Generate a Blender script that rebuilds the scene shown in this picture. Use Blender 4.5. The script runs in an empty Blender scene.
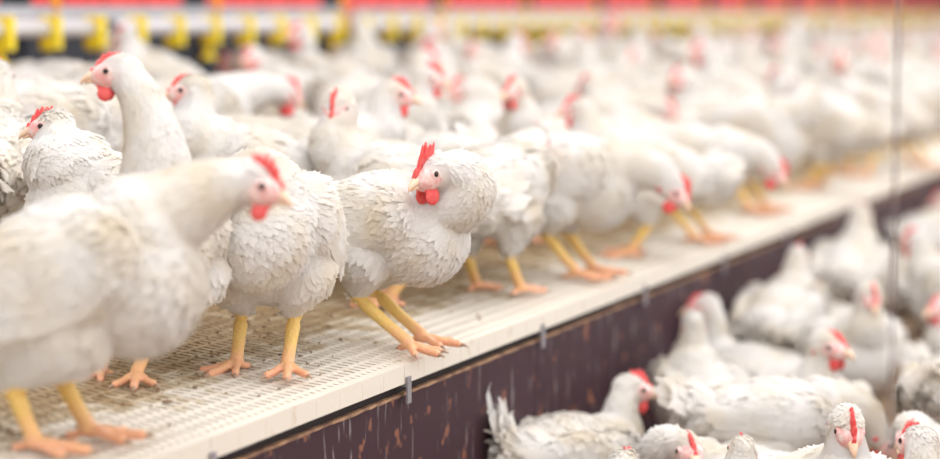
import bpy, bmesh, math, random
import numpy as np
from mathutils import Vector, Matrix, Quaternion
from mathutils.bvhtree import BVHTree

random.seed(7)
S = bpy.context.scene
COL = S.collection
R = math.radians

# ------------------------------------------------------------------ camera
F_PX = 2200.0
CAM = Vector((1.6, 0.0, 1.10))
YAW = math.atan(0.3972)
PITCH = math.atan(216.5 / F_PX)
cam = bpy.data.cameras.new('camera')
co = bpy.data.objects.new('camera', cam)
COL.objects.link(co)
co.location = CAM
co.rotation_euler = (math.pi / 2 - PITCH, 0, YAW)
cam.sensor_width = 36.0
cam.lens = 36.0 * F_PX / 940.0
cam.clip_start = 0.05
cam.clip_end = 200
cam.dof.use_dof = True
cam.dof.focus_distance = 3.95
cam.dof.aperture_fstop = 1.45
S.camera = co

# ------------------------------------------------------------------ light
w = bpy.data.worlds.new('world')
S.world = w
w.use_nodes = True
bg = w.node_tree.nodes['Background']
bg.inputs[0].default_value = (1.0, 0.975, 0.97, 1)
bg.inputs[1].default_value = 0.80


def area(name, loc, rot, sx, sy, power, col):
    l = bpy.data.lights.new(name, 'AREA')
    l.shape = 'RECTANGLE'
    l.size = sx
    l.size_y = sy
    l.energy = power
    l.color = col
    o = bpy.data.objects.new(name, l)
    COL.objects.link(o)
    o.location = loc
    o.rotation_euler = rot
    return o


area('ceiling_light_row', (0.6, 9.0, 3.6), (0, R(8), 0), 2.4, 22, 330, (1.0, 0.98, 0.96))
area('window_daylight', (4.6, 7.0, 2.3), (0, R(66), 0), 2.0, 14, 120, (1.0, 0.97, 0.95))

S.view_settings.view_transform = 'Standard'
S.view_settings.look = 'None'
S.view_settings.gamma = 1
S.view_settings.exposure = 0.37
S.view_settings.use_curve_mapping = False
S.cycles.use_denoising = True
S.cycles.max_bounces = 8
S.cycles.diffuse_bounces = 4
S.cycles.transparent_max_bounces = 4
S.cycles.sample_clamp_indirect = 6

# ------------------------------------------------------------------ geometry of the view
FW = Vector((-math.sin(YAW), math.cos(YAW), 0))
RT = Vector((math.cos(YAW), math.sin(YAW), 0))
MROT = co.rotation_euler.to_matrix()
SLAT_Z = 0.45
SLOPE = math.tan(R(5.5))      # the slats rise from the aisle edge to the nests


def ray(px, py):
    return MROT @ Vector(((px - 470.0) / F_PX, (229.5 - py) / F_PX, -1.0))


def at(px, py, z):
    d = ray(px, py)
    t = (z - CAM.z) / d.z
    return CAM + d * t


def at_depth(px, depth):
    """ground-plan point seen at column px, at this depth"""
    p = CAM + FW * depth + RT * ((px - 470.0) / F_PX * depth)
    return Vector((p.x, p.y, 0))


def slat_z(x):
    return SLAT_Z - x * SLOPE


def on_slats(px, py):
    d = ray(px, py)
    # CAM.z + t dz = SLAT_Z - (CAM.x + t dx) SLOPE
    t = (SLAT_Z - CAM.x * SLOPE - CAM.z) / (d.z + d.x * SLOPE)
    return CAM + d * t


# ------------------------------------------------------------------ materials
def mat(name):
    m = bpy.data.materials.new(name)
    m.use_nodes = True
    return m, m.node_tree.nodes, m.node_tree.links, m.node_tree.nodes['Principled BSDF']


def simple(name, col, rough=0.5, metal=0.0, sss=0.0, bump=0.0, bscale=200.0, var=None, vscale=30.0):
    m, n, l, p = mat(name)
    p.inputs['Base Color'].default_value = (*col, 1)
    p.inputs['Roughness'].default_value = rough
    p.inputs['Metallic'].default_value = metal
    if sss:
        p.inputs['Subsurface Weight'].default_value = sss
        p.inputs['Subsurface Radius'].default_value = (0.02, 0.006, 0.004)
        p.inputs['Subsurface Scale'].default_value = 0.4
    tc = n.new('ShaderNodeTexCoord')
    if bump:
        t = n.new('ShaderNodeTexNoise')
        t.inputs['Scale'].default_value = bscale
        l.new(tc.outputs['Object'], t.inputs['Vector'])
        b = n.new('ShaderNodeBump')
        b.inputs['Strength'].default_value = bump
        b.inputs['Distance'].default_value = 0.003
        l.new(t.outputs[0], b.inputs['Height'])
        l.new(b.outputs[0], p.inputs['Normal'])
    if var:
        t = n.new('ShaderNodeTexNoise')
        t.inputs['Scale'].default_value = vscale
        t.inputs['Detail'].default_value = 3
        l.new(tc.outputs['Object'], t.inputs['Vector'])
        r = n.new('ShaderNodeValToRGB')
        r.color_ramp.elements[0].position = 0.38
        r.color_ramp.elements[1].position = 0.62
        r.color_ramp.elements[0].color = (*col, 1)
        r.color_ramp.elements[1].color = (*var, 1)
        l.new(t.outputs[0], r.inputs[0])
        l.new(r.outputs[0], p.inputs['Base Color'])
    return m


def feather_material():
    m, n, l, p = mat('white_feathers')
    tc = n.new('ShaderNodeTexCoord')
    oi = n.new('ShaderNodeObjectInfo')
    off = n.new('ShaderNodeVectorMath')
    off.operation = 'ADD'
    l.new(tc.outputs['Object'], off.inputs[0])
    sc = n.new('ShaderNodeVectorMath')
    sc.operation = 'SCALE'
    sc.inputs[3].default_value = 1.0
    cmb = n.new('ShaderNodeCombineXYZ')
    mul = n.new('ShaderNodeMath')
    mul.operation = 'MULTIPLY'
    mul.inputs[1].default_value = 17.0
    l.new(oi.outputs['Random'], mul.inputs[0])
    l.new(mul.outputs[0], cmb.inputs[0])
    l.new(mul.outputs[0], cmb.inputs[2])
    l.new(cmb.outputs[0], off.inputs[1])
    t = n.new('ShaderNodeTexNoise')
    t.inputs['Scale'].default_value = 11.0
    t.inputs['Detail'].default_value = 4.0
    l.new(off.outputs[0], t.inputs['Vector'])
    r = n.new('ShaderNodeValToRGB')
    e = r.color_ramp.elements
    e[0].position = 0.42
    e[0].color = (0.90, 0.885, 0.87, 1)
    e[1].position = 0.74
    e[1].color = (0.80, 0.72, 0.585, 1)
    l.new(t.outputs[0], r.inputs[0])
    l.new(r.outputs[0], p.inputs['Base Color'])
    p.inputs['Roughness'].default_value = 0.85
    p.inputs['Specular IOR Level'].default_value = 0.2
    # fine barbs
    t2 = n.new('ShaderNodeTexNoise')
    t2.inputs['Scale'].default_value = 260.0
    t2.inputs['Detail'].default_value = 2.0
    l.new(tc.outputs['Object'], t2.inputs['Vector'])
    b = n.new('ShaderNodeBump')
    b.inputs['Strength'].default_value = 0.35
    b.inputs['Distance'].default_value = 0.002
    l.new(t2.outputs[0], b.inputs['Height'])
    l.new(b.outputs[0], p.inputs['Normal'])
    tr = n.new('ShaderNodeBsdfTranslucent')
    tr.inputs[0].default_value = (0.93, 0.90, 0.86, 1)
    mx = n.new('ShaderNodeMixShader')
    mx.inputs[0].default_value = 0.42
    l.new(p.outputs[0], mx.inputs[1])
    l.new(tr.outputs[0], mx.inputs[2])
    l.new(mx.outputs[0], n['Material Output'].inputs[0])
    return m


def leg_material():
    m, n, l, p = mat('yellow_leg_skin')
    tc = n.new('ShaderNodeTexCoord')
    sp = n.new('ShaderNodeSeparateXYZ')
    l.new(tc.outputs['Object'], sp.inputs[0])
    t = n.new('ShaderNodeTexNoise')
    t.inputs['Scale'].default_value = 45.0
    l.new(tc.outputs['Object'], t.inputs['Vector'])
    ad = n.new('ShaderNodeMath')
    ad.operation = 'MULTIPLY_ADD'
    ad.inputs[1].default_value = 0.05
    l.new(t.outputs[0], ad.inputs[0])
    l.new(sp.outputs[2], ad.inputs[2])
    r = n.new('ShaderNodeValToRGB')
    e = r.color_ramp.elements
    e[0].position = 0.035
    e[0].color = (0.86, 0.44, 0.27, 1)
    e[1].position = 0.085
    e[1].color = (0.83, 0.56, 0.17, 1)
    l.new(ad.outputs[0], r.inputs[0])
    l.new(r.outputs[0], p.inputs['Base Color'])
    p.inputs['Roughness'].default_value = 0.5
    p.inputs['Subsurface Weight'].default_value = 0.15
    p.inputs['Subsurface Radius'].default_value = (0.02, 0.006, 0.003)
    p.inputs['Subsurface Scale'].default_value = 0.3
    v = n.new('ShaderNodeTexVoronoi')
    v.inputs['Scale'].default_value = 170.0
    l.new(tc.outputs['Object'], v.inputs['Vector'])
    b = n.new('ShaderNodeBump')
    b.inputs['Strength'].default_value = 0.6
    b.inputs['Distance'].default_value = 0.002
    l.new(v.outputs['Distance'], b.inputs['Height'])
    l.new(b.outputs[0], p.inputs['Normal'])
    return m


def slat_material():
    m, n, l, p = mat('cream_slat_plastic')
    g = n.new('ShaderNodeNewGeometry')
    t = n.new('ShaderNodeTexNoise')
    t.inputs['Scale'].default_value = 14.0
    t.inputs['Detail'].default_value = 8.0
    t.inputs['Roughness'].default_value = 0.65
    l.new(g.outputs['Position'], t.inputs['Vector'])
    sp = n.new('ShaderNodeSeparateXYZ')
    l.new(g.outputs['Position'], sp.inputs[0])
    # droppings collect away from the worn, clean aisle edge
    mr = n.new('ShaderNodeMapRange')
    mr.inputs['From Min'].default_value = -0.12
    mr.inputs['From Max'].default_value = -0.32
    mr.inputs['To Min'].default_value = -0.13
    mr.inputs['To Max'].default_value = 0.24
    l.new(sp.outputs[0], mr.inputs['Value'])
    ad = n.new('ShaderNodeMath')
    ad.operation = 'ADD'
    l.new(t.outputs[0], ad.inputs[0])
    l.new(mr.outputs[0], ad.inputs[1])
    r = n.new('ShaderNodeValToRGB')
    e = r.color_ramp.elements
    e[0].position = 0.46
    e[0].color = (0.76, 0.70, 0.615, 1)
    e[1].position = 0.72
    e[1].color = (0.36, 0.25, 0.135, 1)
    e2 = r.color_ramp.elements.new(0.58)
    e2.color = (0.57, 0.47, 0.33, 1)
    l.new(ad.outputs[0], r.inputs[0])
    l.new(r.outputs[0], p.inputs['Base Color'])
    p.inputs['Roughness'].default_value = 0.55
    b = n.new('ShaderNodeBump')
    b.inputs['Strength'].default_value = 0.5
    b.inputs['Distance'].default_value = 0.004
    l.new(t.outputs[0], b.inputs['Height'])
    l.new(b.outputs[0], p.inputs['Normal'])
    return m


def board_material():
    """dark film-faced board with pale drips and rusty scuffs"""
    m, n, l, p = mat('dark_film_board')
    g = n.new('ShaderNodeNewGeometry')
    mp = n.new('ShaderNodeMapping')
    mp.inputs['Scale'].default_value = (1.0, 34.0, 5.0)
    l.new(g.outputs['Position'], mp.inputs['Vector'])
    t = n.new('ShaderNodeTexNoise')
    t.inputs['Scale'].default_value = 1.7
    t.inputs['Detail'].default_value = 4.0
    l.new(mp.outputs[0], t.inputs['Vector'])
    r = n.new('ShaderNodeValToRGB')
    e = r.color_ramp.elements
    e[0].position = 0.60
    e[0].color = (0, 0, 0, 1)
    e[1].position = 0.74
    e[1].color = (0.75, 0.75, 0.75, 1)
    l.new(t.outputs[0], r.inputs[0])
    t2 = n.new('ShaderNodeTexNoise')
    t2.inputs['Scale'].default_value = 22.0
    t2.inputs['Detail'].default_value = 2.0
    l.new(g.outputs['Position'], t2.inputs['Vector'])
    r2 = n.new('ShaderNodeValToRGB')
    e = r2.color_ramp.elements
    e[0].position = 0.63
    e[0].color = (0, 0, 0, 1)
    e[1].position = 0.70
    e[1].color = (0.8, 0.8, 0.8, 1)
    l.new(t2.outputs[0], r2.inputs[0])
    a = n.new('ShaderNodeMixRGB')
    a.inputs[1].default_value = (0.050, 0.022, 0.031, 1)
    a.inputs[2].default_value = (0.42, 0.38, 0.38, 1)
    l.new(r.outputs[0], a.inputs[0])
    c = n.new('ShaderNodeMixRGB')
    c.inputs[2].default_value = (0.30, 0.12, 0.07, 1)
    l.new(r2.outputs[0], c.inputs[0])
    l.new(a.outputs[0], c.inputs[1])
    l.new(c.outputs[0], p.inputs['Base Color'])
    p.inputs['Roughness'].default_value = 0.65
    p.inputs['Specular IOR Level'].default_value = 0.25
    return m


M_FEATHER = feather_material()
M_LEG = leg_material()
M_CLAW = simple('claw_horn', (0.42, 0.27, 0.19), 0.4)
M_FACE = simple('pink_face_skin', (0.80, 0.38, 0.36), 0.6, sss=0.2, bump=0.5, bscale=350, var=(0.86, 0.66, 0.62), vscale=75)
M_LOBE = simple('red_ear_lobe', (0.72, 0.13, 0.13), 0.5, sss=0.2, bump=0.4, bscale=400)
M_COMB = simple('red_comb_skin', (0.78, 0.07, 0.075), 0.45, sss=0.2, bump=0.5, bscale=420, var=(0.80, 0.13, 0.12), vscale=90)
M_BEAK = simple('horn_beak', (0.86, 0.58, 0.40), 0.38, sss=0.1, var=(0.88, 0.66, 0.50), vscale=60)
M_EYE = simple('dark_eye', (0.025, 0.015, 0.012), 0.08)
M_SLAT = slat_material()
M_BOARD = board_material()
M_RAW = simple('raw_board_edge', (0.50, 0.30, 0.18), 0.8, var=(0.22, 0.12, 0.08), vscale=25)
M_PIT = simple('pit_shade_black', (0.030, 0.022, 0.022), 0.9)
M_BRACKET = simple('grey_bracket_steel', (0.30, 0.28, 0.31), 0.5, 0.3)
M_PIPE = simple('white_pipe_plastic', (0.70, 0.68, 0.71), 0.35)
M_COUPLER = simple('black_rubber', (0.03, 0.03, 0.04), 0.5)
M_YELLOW = simple('yellow_plastic', (0.87, 0.66, 0.02), 0.4)
M_ORANGE = simple('orange_cord', (0.92, 0.38, 0.02), 0.6)
M_RED = simple('red_curtain_plastic', (0.80, 0.035, 0.04), 0.45, var=(0.84, 0.06, 0.055), vscale=6)
M_GALV = simple('galvanised_rail', (0.55, 0.56, 0.60), 0.45, 0.1, var=(0.48, 0.49, 0.53), vscale=8)
M_NEST = simple('nest_void_shade', (0.025, 0.03, 0.045), 0.6)
M_LITTER = simple('wood_litter', (0.36, 0.25, 0.16), 0.95, bump=1.0, bscale=60, var=(0.22, 0.14, 0.09), vscale=20)
M_WALL = simple('pale_wall_panel', (0.78, 0.76, 0.76), 0.7, var=(0.72, 0.70, 0.71), vscale=2)
M_DROP = simple('dried_droppings', (0.22, 0.12, 0.07), 0.95, var=(0.42, 0.31, 0.19), vscale=60)
M_WIRE = simple('steel_wire', (0.36, 0.33, 0.36), 0.4, 0.5)


# ------------------------------------------------------------------ object helpers
def link(o, parent=None):
    COL.objects.link(o)
    if parent is not None:
        o.parent = parent
    return o


def obj(name, mesh, parent=None):
    return link(bpy.data.objects.new(name, mesh), parent)


def bm_mesh(name, bm, mats, smooth=False):
    me = bpy.data.meshes.new(name)
    bm.normal_update()
    bm.to_mesh(me)
    bm.free()
    for m in (mats if isinstance(mats, (list, tuple)) else [mats]):
        me.materials.append(m)
    if smooth:
        me.shade_smooth()
    return me


def box(bm, x0, x1, y0, y1, z0, z1, shear=0.0, mi=0):
    """a box; shear lifts z by -x*shear (to follow the slope of the slats)"""
    vs = []
    for x in (x0, x1):
        for y in (y0, y1):
            for z in (z0, z1):
                vs.append(bm.verts.new((x, y, z - x * shear)))
    for a, b, c, d in ((0, 1, 3, 2), (4, 6, 7, 5), (0, 4, 5, 1), (2, 3, 7, 6), (0, 2, 6, 4), (1, 5, 7, 3)):
        f = bm.faces.new((vs[a], vs[b], vs[c], vs[d]))
        f.material_index = mi


def tube(bm, pts, rads, seg=10, mi=0, flat=1.0, caps=True):
    pts = [Vector(p) for p in pts]
    rings = []
    up = Vector((0, 0, 1))
    for i, p in enumerate(pts):
        d = (pts[min(i + 1, len(pts) - 1)] - pts[max(i - 1, 0)]).normalized()
        s = d.cross(up)
        if s.length < 1e-3:
            s = d.cross(Vector((0, 1, 0)))
        s.normalize()
        u = s.cross(d).normalized()
        ring = []
        for k in range(seg):
            a = 2 * math.pi * k / seg
            ring.append(bm.verts.new(p + (s * math.cos(a) + u * math.sin(a) * flat) * rads[i]))
        rings.append(ring)
    for i in range(len(rings) - 1):
        for k in range(seg):
            f = bm.faces.new((rings[i][k], rings[i][(k + 1) % seg], rings[i + 1][(k + 1) % seg], rings[i + 1][k]))
            f.material_index = mi
            f.smooth = True
    if caps:
        f = bm.faces.new(list(reversed(rings[0])))
        f.material_index = mi
        f = bm.faces.new(rings[-1])
        f.material_index = mi


def ellipsoid(bm, c, r, rot=None, sub=3, mi=0):
    m = Matrix.Translation(Vector(c)) @ (rot.to_4x4() if rot is not None else Matrix.Identity(4)) @ Matrix.Diagonal((*r, 1))
    geo = bmesh.ops.create_icosphere(bm, subdivisions=sub, radius=1.0, matrix=m)
    for v in geo['verts']:
        for f in v.link_faces:
            f.material_index = mi
            f.smooth = True


def voxel(bm, size, smooth_it, fac=0.5):
    """fuse everything in bm into one continuous smooth surface"""
    me = bpy.data.meshes.new('tmp')
    bm.to_mesh(me)
    bm.free()
    o = bpy.data.objects.new('tmp', me)
    COL.objects.link(o)
    r = o.modifiers.new('r', 'REMESH')
    r.mode = 'VOXEL'
    r.voxel_size = size
    r.use_smooth_shade = True
    s = o.modifiers.new('s', 'SMOOTH')
    s.factor = fac
    s.iterations = smooth_it
    dg = bpy.context.evaluated_depsgraph_get()
    dg.update()
    out = bpy.data.meshes.new_from_object(o.evaluated_get(dg))
    bpy.data.objects.remove(o)
    bpy.data.meshes.remove(me)
    return out


# ------------------------------------------------------------------ the setting
def struct(name, mesh):
    o = obj(name, mesh)
    o['kind'] = 'structure'
    return o


bm = bmesh.new()
box(bm, -3.6, 7.0, -2.0, 42.0, -0.05, 0.0)
struct('floor', bm_mesh('floor', bm, M_LITTER))
bm = bmesh.new()
box(bm, -3.7, -3.6, -2.0, 42.0, -0.05, 3.8)
struct('wall_left', bm_mesh('wall_left', bm, M_WALL))
bm = bmesh.new()
box(bm, -3.7, 7.0, 42.0, 42.1, -0.05, 3.8)
struct('wall_back', bm_mesh('wall_back', bm, M_WALL))

# the box that carries the slats: dark boards with a raw top edge, one board per 2.25 m
EDGE_T = 0.034
PANEL = 0.75
Y0 = on_slats(412, 367).y - 3 * PANEL      # a seam is seen at this column


def board(y0, y1, label):
    bm = bmesh.new()
    box(bm, -0.020, -0.012, y0 + 0.002, y1 - 0.002, 0.0, SLAT_Z - EDGE_T - 0.024)
    o = obj('side_board', bm_mesh('side_board', bm, M_BOARD))
    o['label'] = label
    o['category'] = 'board'
    o['group'] = 'dark side boards under the slat edge'
    bm = bmesh.new()
    n = max(2, int((y1 - y0) / 0.02))
    rr = random.Random(int(y0 * 10))
    prev = None
    zt = SLAT_Z - EDGE_T - 0.024
    for i in range(n + 1):
        y = y0 + 0.002 + (y1 - y0 - 0.004) * i / n
        h = 0.001 + 0.002 * rr.random()
        ring = [bm.verts.new(q) for q in ((-0.0205, y, zt - 0.002), (-0.0205, y, zt + 0.003), (-0.009, y, zt + 0.003 + rr.random() * 0.001), (-0.0095, y, zt - h))]
        if prev:
            for k in range(4):
                bm.faces.new((prev[k], prev[(k + 1) % 4], ring[(k + 1) % 4], ring[k]))
        prev = ring
    obj('board_edge', bm_mesh('board_edge', bm, M_RAW), o)['label'] = 'worn raw top edge'


BL = PANEL * 2
k = 0
y = Y0
bl = ['dark film-faced side board nearest the camera, at the bottom left under the slats',
      'dark side board with pale drips under the hen that looks back',
      'dark side board behind the floor hen with a ruffled tail',
      'dark side board right of the grey joint, above the crowded floor hens']
while y < 34:
    board(y, y + BL, bl[k] if k < len(bl) else 'distant blurred dark side board under the far slat edge')
    y += BL
    k += 1

# pit behind the boards: black blocks stand in for the shade inside it
bm = bmesh.new()
box(bm, -2.36, -0.075, Y0, 34, 0.0, 0.30)
box(bm, -0.075, -0.024, Y0, 34, 0.30, SLAT_Z - EDGE_T + 0.01)  # black strip added to keep the gap below the edge rail dark
o = struct('pit_shade_block_1', bm_mesh('manure_pit_shade', bm, M_PIT))

# slat panels
SX = 0.60


def slat_mesh():
    bm = bmesh.new()
    # transverse bars
    g = 0.0013
    pitch = PANEL / 32
    for i in range(33):
        yc = i * pitch
        a, b = max(g, yc - 0.0072), min(PANEL - g, yc + 0.0072)
        if i in (0, 32):
            a, b = max(g, yc - 0.010), min(PANEL - g, yc + 0.010)
        box(bm, -SX + g, -g, a, b, -0.012, 0.0, SLOPE)
    # lengthwise ribs
    m = 17
    for i in range(m + 1):
        xc = -i * SX / m
        a, b = max(-SX + g, xc - 0.0045), min(-g, xc + 0.0045)
        box(bm, a, b, g, PANEL - g, -0.016, 0.0012, SLOPE)
    return bm_mesh('slat_panel', bm, M_SLAT)


def edge_mesh():
    bm = bmesh.new()
    g = 0.001
    box(bm, -0.022, 0.0, g, PANEL - g, -EDGE_T, 0.0015, 0)
    for i in range(1, 8):                      # moulded gussets on the face
        yc = i * PANEL / 8
        box(bm, 0.0, 0.0006, yc - 0.0015, yc + 0.0015, -EDGE_T, -0.004, 0)
    return bm_mesh('edge_rail', bm, M_SLAT)


SM, EM = slat_mesh(), edge_mesh()
SM_LABELS = {(0, 0): 'cream slat panel at the bottom left corner under the nearest yellow feet',
             (1, 0): 'cream slat panel in the foreground in front of the blurred hen feet',
             (2, 0): 'clean edge slat panel under the two splayed feet left of centre',
             (3, 0): 'edge slat panel under the feet of the hen that looks back',
             (4, 0): 'edge slat panel in front of the hen walking right with lowered head',
             (5, 0): 'edge slat panel under the lowered red face right of centre'}
ny = int((30 - Y0) / PANEL)
for j in range(4):
    for i in range(ny):
        y = Y0 + i * PANEL
        x = -j * SX
        # outside the view
        if (CAM.x - x) * 5.9 < (y - 1.4) * 1.0 * 1.0 and y > 12 + j * 5:
            continue
        o = obj('slat_panel', SM)
        o.location = (x, y, SLAT_Z - x * SLOPE)
        lab = SM_LABELS.get((i, j))
        if not lab:
            if j == 0:
                lab = 'far blurred slat panel along the aisle edge'
            elif j == 1 and i < 6:
                lab = 'dirty brown slat panel under the foreground hens'
            else:
                lab = 'slat panel hidden among the crowded hens'
        o['label'] = lab
        o['category'] = 'floor slat'
        o['group'] = lab + 's' if not SM_LABELS.get((i, j)) else 'slat panels along the edge'
        if j == 0:
            obj('edge_rail', EM, o)

# grey joint brackets at the seams
def bracket_mesh():
    bm = bmesh.new()
    box(bm, 0.0015, 0.005, -0.009, 0.009, -0.072, -0.022)
    box(bm, -0.02, 0.0015, -0.010, 0.010, -EDGE_T - 0.006, -EDGE_T - 0.002)
    return bm_mesh('joint_bracket', bm, M_BRACKET)


BR = bracket_mesh()
brl = {1: 'grey joint bracket at the bottom left corner of the slat edge', 2: 'grey joint bracket below the two splayed feet',
       3: 'grey joint bracket under the long toe of the hen that looks back', 4: 'grey joint bracket above the floor hen with a ruffled tail',
       5: 'blurred grey joint bracket below the lowered red face'}
for i in range(1, 14):
    o = obj('joint_bracket', BR)
    o.location = (0, Y0 + i * PANEL + (0.012 if i == 3 else 0), SLAT_Z)
    o['label'] = brl.get(i, 'far blurred grey bracket on the slat edge')
    o['category'] = 'bracket'
    o['group'] = 'joint brackets along the slat edge'

# ------------------------------------------------------------------ droppings and crumbs on the slats
bm = bmesh.new()
rr = random.Random(5)
for i in range(1700):
    px = rr.uniform(-20, 560)
    py = rr.uniform(262, 440)
    p = on_slats(px, py)
    if p.x > -0.02:
        continue
    if rr.random() > min(1.0, 0.12 + (-p.x - 0.1) * 2.6):
        continue
    s = rr.uniform(0.0014, 0.0045) * (1.5 if rr.random() < 0.08 else 1)
    q = Matrix.Rotation(rr.uniform(0, 6.28), 3, 'Z')
    ellipsoid(bm, (p.x, p.y, p.z + s * 0.5 + 0.0015), (s * rr.uniform(0.8, 1.9), s, s * 0.5), q, 1)
o = obj('dried_droppings', bm_mesh('dried_droppings', bm, M_DROP))
o['kind'] = 'stuff'
o['label'] = 'brown crumbs of dried droppings scattered over the slats'
o['category'] = 'droppings'

# ------------------------------------------------------------------ drinker line
PX = -2.0
PZ = 1.055
PR = 0.026
L = CAM.x - PX


def y_at_px(px, x):
    """distance along the house at which a line at lateral x crosses column px"""
    a = (px - 470.0) / F_PX / math.cos(PITCH) * 1.0
    th = YAW - math.atan(a * math.cos(PITCH))
    return (CAM.x - x) / math.tan(th)


dl = bpy.data.objects.new('drinker_line', None)
link(dl)
dl.location = (PX, 0, 0)
dl['label'] = 'white drinker pipe running the length of the house in front of the red nests'
dl['category'] = 'water pipe'
yj = y_at_px(108, PX)
bm = bmesh.new()
tube(bm, [(0, 2.0, PZ), (0, yj - 0.035, PZ)], [PR, PR], 20)
obj('pipe', bm_mesh('pipe', bm, M_PIPE), dl)
bm = bmesh.new()
tube(bm, [(0, yj + 0.035, PZ), (0, 34, PZ)], [PR, PR], 20)
obj('pipe', bm_mesh('pipe', bm, M_PIPE), dl)
bm = bmesh.new()
tube(bm, [(0, yj - 0.05, PZ), (0, yj + 0.05, PZ)], [PR * 0.72, PR * 0.72], 16)
obj('coupling', bm_mesh('coupling', bm, M_COUPLER), dl)
ydrop = y_at_px(2, PX)


def clip_mesh(long):
    bm = bmesh.new()
    # saddle around the pipe
    tube(bm, [(0, -0.017, 0), (0, 0.017, 0)], [PR * 1.3, PR * 1.3], 20)
    box(bm, -0.020, 0.042, -0.014, 0.014, -0.062, 0.037)
    tube(bm, [(0, 0, -PR), (0, 0, -0.070)], [0.019, 0.016], 12)
    if long:
        tube(bm, [(0, 0, -0.055), (0, 0, -0.095)], [0.010, 0.012], 12)
        # shallow drip cup
        tube(bm, [(0, 0, -0.088), (0, 0, -0.095), (0, 0, -0.112), (0, 0, -0.110), (0, 0, -0.100)],
             [0.010, 0.020, 0.034, 0.031, 0.008], 18)
    else:
        tube(bm, [(0, 0, -0.058), (0, 0, -0.072)], [0.009, 0.004], 10)
    return bm_mesh('drip_cup' if long else 'nipple_clip', bm, M_YELLOW)


CS, CLG = clip_mesh(False), clip_mesh(True)
i = -2
while True:
    yy = ydrop + i * 0.25
    if yy > 27:
        break
    lg = i in (0, 5, 9, 13, 18, 23, 28) or (i > 28 and i % 5 == 3)
    c = obj('drip_cup' if lg else 'nipple_clip', CLG if lg else CS, dl)
    c.location = (0, yy, PZ)
    i += 1

# orange suspension cords
ys = y_at_px(57, PX)
cl = ['orange suspension cord at the far left of the drinker pipe', 'orange suspension cord above the alert hen with the raised head',
      'orange suspension cord above the pale face that looks out', 'orange suspension cord above the hen that looks back']
for i in range(-1, 14):
    yy = ys + i * 1.02
    bm = bmesh.new()
    pts = [(0, 0, 0.0), (0.0, 0.010, 0.035), (0.0, -0.008, 0.08), (0, -0.018, 0.14), (0, 0.004, 0.30), (0, 0, 1.6)]
    tube(bm, pts, [0.013, 0.013, 0.012, 0.010, 0.008, 0.006], 10)
    o = obj('suspension_cord', bm_mesh('suspension_cord', bm, M_ORANGE, True))
    o.location = (PX, yy, PZ + PR)
    o['label'] = cl[i] if 0 <= i < 4 else 'orange suspension cord far along the blurred drinker pipe'
    o['category'] = 'cord'
    o['group'] = 'suspension cords of the drinker pipe'

# ------------------------------------------------------------------ nest boxes behind
NX = -2.42
NL = 1.2
yn = y_at_px(30, NX)
nl = {0: 'red-curtained nest box at the top left corner', 1: 'red-curtained nest box second from the left along the top',
      2: 'red-curtained nest box above the pale face that looks out', 3: 'red-curtained nest box above the hen that looks back'}


def nest_parts():
    bm = bmesh.new()
    box(bm, -0.55, -0.03, 0.01, NL - 0.01, 0.62, 1.52)  # void body: the darkness of the nest openings is in its colour
    a = bm_mesh('nest_housing', bm, M_NEST)
    # curtain of hanging strips, gently waved
    bm = bmesh.new()
    n = 44
    w0, w1 = 0.03, NL - 0.17
    for s in range(11):
        a0 = w0 + (w1 - w0) * s / 11 + 0.002
        a1 = w0 + (w1 - w0) * (s + 1) / 11 - 0.002
        prev = None
        for i in range(6):
            z = 1.46 - i * (1.46 - 1.128) / 5
            dx = 0.006 * math.sin(s * 2.1 + i * 0.8)
            row = [bm.verts.new((dx, a0, z)), bm.verts.new((dx, a1, z)), bm.verts.new((dx - 0.003, a1, z)), bm.verts.new((dx - 0.003, a0, z))]
            if prev:
                for q in range(4):
                    bm.faces.new((prev[q], prev[(q + 1) % 4], row[(q + 1) % 4], row[q]))
            prev = row
        bm.faces.new(prev)
    b = bm_mesh('curtain', bm, M_RED)
    bm = bmesh.new()
    box(bm, 0.0, 0.035, 0.003, NL - 0.003, 1.082, 1.122)
    box(bm, -0.03, 0.0, 0.003, NL - 0.003, 1.088, 1.096)
    c = bm_mesh('front_rail', bm, M_GALV)
    bm = bmesh.new()
    box(bm, -0.56, -0.01, 0.0, NL, 1.52, 1.54)
    d = bm_mesh('nest_roof', bm, M_GALV)
    bm = bmesh.new()
    box(bm, 0.002, 0.02, NL - 0.045, NL - 0.015, 0.66, 1.5)
    e = bm_mesh('post', bm, M_NEST)
    return (('nest_housing', a), ('curtain', b), ('front_rail', c), ('nest_roof', d), ('post', e))


NP = nest_parts()
for i in range(-2, 22):
    o = bpy.data.objects.new('nest_box', None)
    link(o)
    o.location = (NX, yn + i * NL, 0)
    for nm, me in NP:
        obj(nm, me, o)
    o['label'] = nl.get(i, 'blurred red-curtained nest box far along the row')
    o['category'] = 'nest box'
    o['group'] = 'nest boxes along the wall'

# ------------------------------------------------------------------ hens
FEATHER_T = np.array([0.0, 0.30, 0.62, 0.88, 1.0])
FEATHER_W = np.array([0.45, 0.95, 1.0, 0.62, 0.12])


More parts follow.
